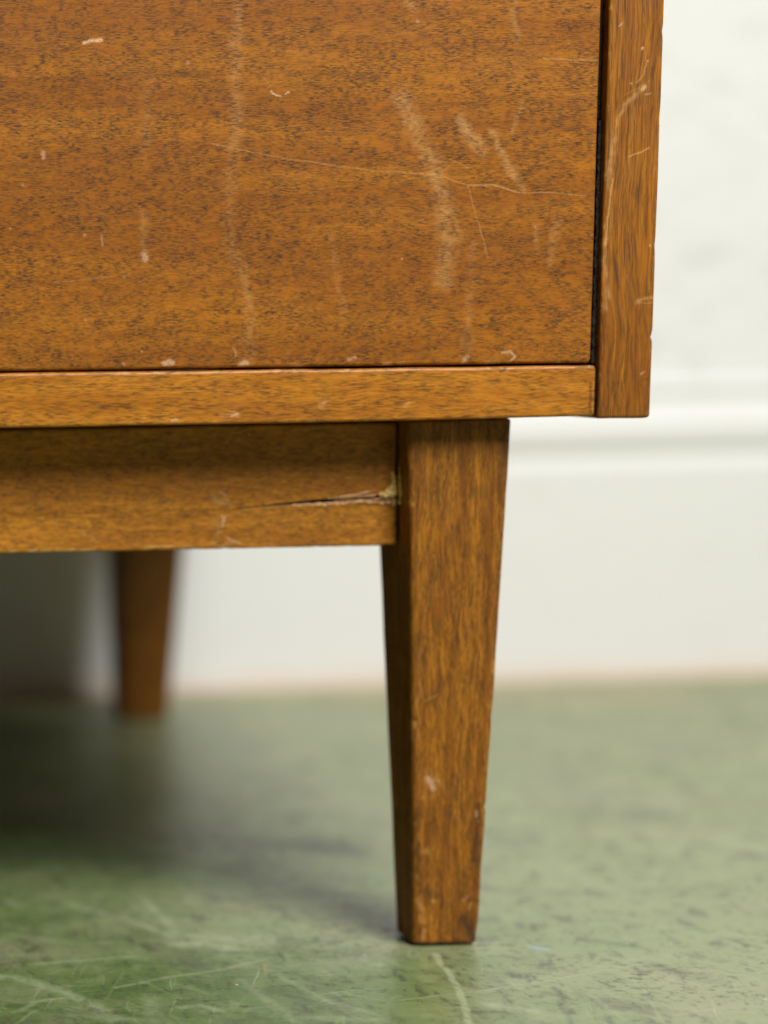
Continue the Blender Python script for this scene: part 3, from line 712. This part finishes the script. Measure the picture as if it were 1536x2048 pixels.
# side panels, nicked along the outer edge
PANEL_MARKS = (PANEL_SCUFFS, PANEL_CHIPS, PANEL_SCRATCHES, PANEL_DARKS)
NICKS = ((0.2302, 0.0016, 0.0004), (0.2297, 0.0006, 0.0003), (0.3385, 0.0016, 0.0003), (0.2625, 0.0022, 0.0002), (0.3080, 0.0030, 0.0002))
def side_panel(x0, x1, seed, seen):
    sec = []
    for tt, inset in stations(0.2004, TOP, 0.0013, [(0.203, 0.365, 540), (0.37, TOP - 0.01, 12)] if seen else 20):
        e1 = x1 - 0.0004 * max(0.0, min(1.0, (0.36 - tt) / 0.16))
        if seen:
            for (zc, w, d) in NICKS:
                e1 -= d * math.exp(-((tt - zc) / w) ** 2)
        sec.append((tt, rounded_rect(x0 + inset, e1 - inset, 0.0 + inset, DEP - inset, 0.0009, 5, ('b', 64 if seen else 2))))
    sweep("side_panel", sec, 'Z', mat_panel, root, 0.00014, seed, 60.0, PANEL_MARKS if seen else None)
side_panel(0.0, 0.0197, 2.0, True)
side_panel(XL, XL + 0.0197, 12.0, False)

# bottom rail
rtop = lambda tt: 0.2212 - 0.0014 * max(0.0, min(1.0, (tt + 0.2180) / 0.216))
rbot = lambda tt: 0.2014 + 0.0003 * math.sin(tt * 14.0)
board("bottom_rail", 'X', XL + 0.0203, -0.0009, lambda tt: (0.0004, 0.060, rbot(tt), rtop(tt)), 0.0013, 0.0006,
      [(XL + 0.03, -0.26, 20), (-0.24, -0.002, 720)], mat_rail, root, 0.00016, 3.0, (RAIL_SCUFFS, RAIL_CHIPS, RAIL_SCRATCHES, RAIL_DARKS), ('a', 60))
# dirt in the rail slit and lower drawer gap; top strip is painted shade
def grime_shade(x0, x1, y0, z0, z1, seed):
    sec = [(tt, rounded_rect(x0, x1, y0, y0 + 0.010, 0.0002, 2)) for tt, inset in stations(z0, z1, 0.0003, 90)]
    sweep("grime_shade", sec, 'Z', mat_dirt_shade, root, 0.0005, seed, 700.0, attrs=False)
grime_shade(-0.0010, -0.0001, 0.0016, 0.2022, 0.2192, 3.0)
grime_shade(-0.0014, -0.0001, 0.0030, 0.2205, 0.3080, 8.0)
grime_shade(-0.0020, -0.0001, 0.0050, 0.3085, 0.3720, 17.0)  # dark strip standing in for the shade inside the upper gap

# carcass boards behind the fronts
def slab(name, x0, x1, y0, y1, z0, z1, mat=mat_plain):
    board(name, 'X', x0, x1, lambda tt: (y0, y1, z0, z1), 0.0008, 0.0008, 8, mat, root, 0.0)
slab("bottom_panel", XL + 0.0205, -0.0008, 0.0603, DEP - 0.012, 0.2030, 0.2170)
slab("top_panel", XL - 0.002, 0.0217, -0.002, DEP + 0.002, TOP + 0.0005, TOP + 0.020)
slab("back_panel", XL + 0.0203, -0.0006, DEP - 0.010, DEP - 0.002, 0.2175, TOP - 0.001)

# ------------------------------------------------------------------ legs
LEG_MARKS = (LEG_SCUFFS, LEG_CHIPS, LEG_SCRATCHES, LEG_DARKS)
def leg(front, mirror, seed):
    """tapered square leg; shaped for the near right corner and mirrored for the others"""
    seen = front and not mirror
    sec = []
    for tt, inset in stations(0.0007, 0.2008, 0.0014, 640 if seen else 40):
        k = (tt - 0.0012) / 0.199
        lx = -0.0587 + (-0.0646 + 0.0587) * (k * 0.86 + 0.14 * k * k)
        rx = -0.0340 + (-0.0261 + 0.0340) * k
        fy, by = 0.013, 0.0340 + 0.0220 * k
        if not front:
            lx -= 0.0035 + 0.0025 * k
            by = 0.0460 + 0.0340 * k
        if seen:                                  # knocked edges
            for (zc, w, d) in ((0.0540, 0.0014, 0.0005), (0.0040, 0.003, 0.0004), (0.0300, 0.004, 0.0002), (0.0890, 0.003, 0.0002)):
                rx -= d * math.exp(-((tt - zc) / w) ** 2)
        r = 0.0019 + 0.0004 * math.exp(-tt / 0.02)
        pts, ed = rounded_rect(lx + inset, rx - inset, fy + inset, by - inset, r, 7, ('b', 110) if seen else None)
        if not front:
            pts, ed = [(a, 0.578 - b) for a, b in reversed(pts)], ed[::-1]
        if mirror:
            pts, ed = [(XL + 0.0197 - a, b) for a, b in reversed(pts)], ed[::-1]
        sec.append((tt, (pts, ed)))
    l = sweep("leg", sec, 'Z', mat_leg, root, 0.00018, seed, 60.0, LEG_MARKS if seen else None, 0.013)
    cx, cy = -0.0468, 0.0228
    if not front: cy = 0.572 - cy
    if mirror: cx = XL + 0.0197 - cx
    sec = []
    for tt, inset in ((0.0, 0.0004), (0.0002, 0.0), (0.0007, 0.0), (0.0013, 0.0003)):
        r = 0.0082 - inset
        sec.append((tt, ([(cx + 1.25 * r * math.cos(k * math.tau / 20), cy + 0.85 * r * math.sin(k * math.tau / 20)) for k in range(20)], [0] * 20)))
    sweep("glide", sec, 'Z', mat_glide, l, attrs=False)
    return l
front_leg = leg(True, False, 11.0)
leg(True, True, 14.0); leg(False, False, 4.0); leg(False, True, 7.0)

# ------------------------------------------------------------------ apron with its split end
crack_pts = [(-0.1290, 0.1675), (-0.1150, 0.1688), (-0.1050, 0.1696), (-0.0920, 0.1703), (-0.0830, 0.1708), (-0.0760, 0.1716), (-0.0700, 0.1713), (-0.0600, 0.1715)]
def crack_z(x):
    for (xa, za), (xb, zb) in zip(crack_pts, crack_pts[1:]):
        if xa <= x <= xb:
            return za + (zb - za) * (x - xa) / (xb - xa)
    return crack_pts[0][1] if x < crack_pts[0][0] else crack_pts[-1][1]
NF = 70
def apron_mesh(x0, x1):
    y0, y1, za, zb, r = 0.0250, 0.0440, 0.1530, 0.1995, 0.0008
    xs = np.concatenate([np.linspace(x0, -0.26, 12), np.linspace(-0.24, x1, 620)])
    V, E = [], []
    for xx in xs:
        n1 = lambda f, s: mnoise.noise(Vector((xx * f, s, 0)))
        zc = crack_z(xx) + 0.00022 * n1(900, 3)
        k = max(0.0, min(1.0, (xx + 0.129) / 0.064))
        hw = max(0.00002, 0.00130 * k ** 1.3 * (0.75 + 0.5 * n1(420, 9)))
        torn = k * 0.0016 * max(0.0, n1(240, 20) - 0.05) ** 0.7 if n1(240, 20) > 0.05 else 0.0
        depth = 0.0045 * k
        bot = za + 0.00035 * max(0.0, n1(260, 40)) + 0.00018 * n1(1400, 60)
        zu, zl = zc + hw + 0.0003 * k + torn + 0.0002, zc - hw - 0.0021 * k * (0.40 + 1.2 * abs(n1(420, 77))) - 0.0001
        pts = [(y1, bot), (y1, zb), (y0 + r, zb), (y0 + 0.3 * r, zb - 0.3 * r)]
        ed = [0, 0, 1, 1]
        pts += [(y0, zb - r + (zu - zb + r) * q / NF) for q in range(NF + 1)]; ed += [0] * (NF + 1)
        pts += [(y0 + 0.0009 * k, zc + hw + 0.0003), (y0 + depth, zc + 0.3 * hw), (y0 + depth, zc - 0.3 * hw), (y0 + 0.0004 * k, zc - hw)]; ed += [0] * 4
        pts += [(y0, zl + (bot + r - zl) * q / NF) for q in range(NF + 1)]; ed += [0] * (NF - 1) + [0.4, 0.7]
        pts += [(y0 + 0.3 * r, bot + 0.3 * r), (y0 + r, bot)]; ed += [1, 1]
        kk = max(0.0, (xx - (x1 - 0.012)) / 0.012)
        # the right-hand end is ragged: the lower half reaches further than the upper
        V.append([(xx + kk * ((-0.0007 if b > zc else 0.0) + 0.0004 * mnoise.noise(Vector((b * 500, 1, 0)))), a, b) for a, b in pts])
        E.append(ed)
    V, E = np.array(V), np.array(E, np.float32)
    n, m = V.shape[:2]
    mi = np.zeros((n - 1, m), np.int32)
    mi[(xs[:-1] > -0.127), 4 + NF:4 + NF + 4] = 2  # split interior: old dirt and depth shade together in one near-black colour
    mi[(xs[:-1] > -0.104), 4 + NF + 4] = 1
    at = wear_attrs(V, E, (APRON_SCUFFS, APRON_CHIPS, APRON_SCRATCHES, APRON_DARKS), 0.025)
    return grid_mesh("apron", V, True, [mat_apron, mat_raw, mat_dirt_shade], root, at, mat_idx=mi.reshape(-1), flip=False)
apron = apron_mesh(XL + 0.0840, -0.0646)

# slivers of raw wood lifted along the split
def splinter(pts, w):
    n = len(pts) - 1
    V = []
    for i, (x, y, z) in enumerate(pts):
        k = math.sin(math.pi * (0.08 + 0.84 * i / n))
        j = 0.00012 * mnoise.noise(Vector((x * 1500, 2, 0)))
        V.append([(x, y + j + w * k * math.cos(q * math.tau / 6), z + j + w * 0.6 * k * math.sin(q * math.tau / 6)) for q in range(6)])
    return grid_mesh("splinter", np.array(V), True, mat_raw, apron)
for pts, w in (([(-0.0905, 0.0252, 0.1712), (-0.0850, 0.0247, 0.1719), (-0.0805, 0.0243, 0.1723), (-0.0765, 0.0240, 0.1734), (-0.0748, 0.0241, 0.1736)], 0.0010),
               ([(-0.0880, 0.0254, 0.1706), (-0.0830, 0.0250, 0.1711), (-0.0780, 0.0248, 0.1720), (-0.0735, 0.0250, 0.1721), (-0.0715, 0.0250, 0.1727)], 0.0009),
               ([(-0.0770, 0.0250, 0.1707), (-0.0720, 0.0246, 0.1709), (-0.0680, 0.0246, 0.1708), (-0.0652, 0.0250, 0.1711)], 0.0005)):
    splinter(pts, w)

# hardened yellow glue squeezed out of the joint
def glue(name, blobs, seed, parent):
    bm = bmesh.new()
    for (x, y, z, rx, ry, rz) in blobs:
        mtx = Matrix.Translation((x, y, z)) @ Matrix.Diagonal((rx * 1.45, ry * 1.35, rz * 1.4, 1))
        bmesh.ops.create_icosphere(bm, subdivisions=3, radius=1.0, matrix=mtx)
    for v in bm.verts:
        s = v.co * 900 + Vector((seed, 0, 0))
        v.co += Vector((mnoise.noise(s), mnoise.noise(s + Vector((9, 0, 0))), mnoise.noise(s + Vector((0, 9, 0))))) * 0.00055
    o = link_mesh(name, bm, mat_glue, parent)
    md = o.modifiers.new("fuse", 'REMESH')
    md.mode = 'VOXEL'; md.voxel_size = 0.00016
    return o
B1 = [(-0.0700, 0.0248, 0.1726, .0011, .0009, .0008), (-0.0688, 0.0247, 0.1724, .0012, .0010, .0009), (-0.0676, 0.0246, 0.1731, .0013, .0011, .0012),
      (-0.0664, 0.0246, 0.1726, .0012, .0011, .0011), (-0.0668, 0.0247, 0.1742, .0011, .0009, .0014), (-0.0657, 0.0247, 0.1752, .0007, .0009, .0014),
      (-0.0655, 0.0248, 0.1734, .0008, .0010, .0011), (-0.0661, 0.0249, 0.1764, .0006, .0006, .0010), (-0.0656, 0.0249, 0.1775, .0004, .0006, .0012), (-0.0663, 0.0250, 0.1796, .0005, .0005, .0013), (-0.0658, 0.0250, 0.1785, .0004, .0005, .0012)]
B2 = [(-0.0637, 0.0240, 0.1760, .0006, .0014, .0024), (-0.0637, 0.0238, 0.1785, .0005, .0012, .0022), (-0.0636, 0.0236, 0.1740, .0006, .0015, .0022),
      (-0.0636, 0.0240, 0.1806, .0004, .0009, .0020), (-0.0635, 0.0240, 0.1722, .0005, .0010, .0016), (-0.0635, 0.0239, 0.1705, .0005, .0008, .0012), (-0.0633, 0.0238, 0.1696, .0007, .0008, .0008)]
glue("glue_residue", B1, 0.0, apron)
glue("glue_residue", B2, 5.0, front_leg)

# side and back aprons tie the other legs together
def plain_apron(axis, t0, t1, a0, a1):
    board("apron", axis, t0, t1, lambda tt: (a0, a1, 0.1530, 0.2000), 0.0008, 0.0008, 10, mat_apron, root, 0.0001, 6.0)
plain_apron('Y', 0.0570, 0.5000, -0.0570, -0.0390)
plain_apron('Y', 0.0570, 0.5000, XL + 0.0597, XL + 0.0777)
plain_apron('X', XL + 0.0935, -0.0735, 0.5330, 0.5520)
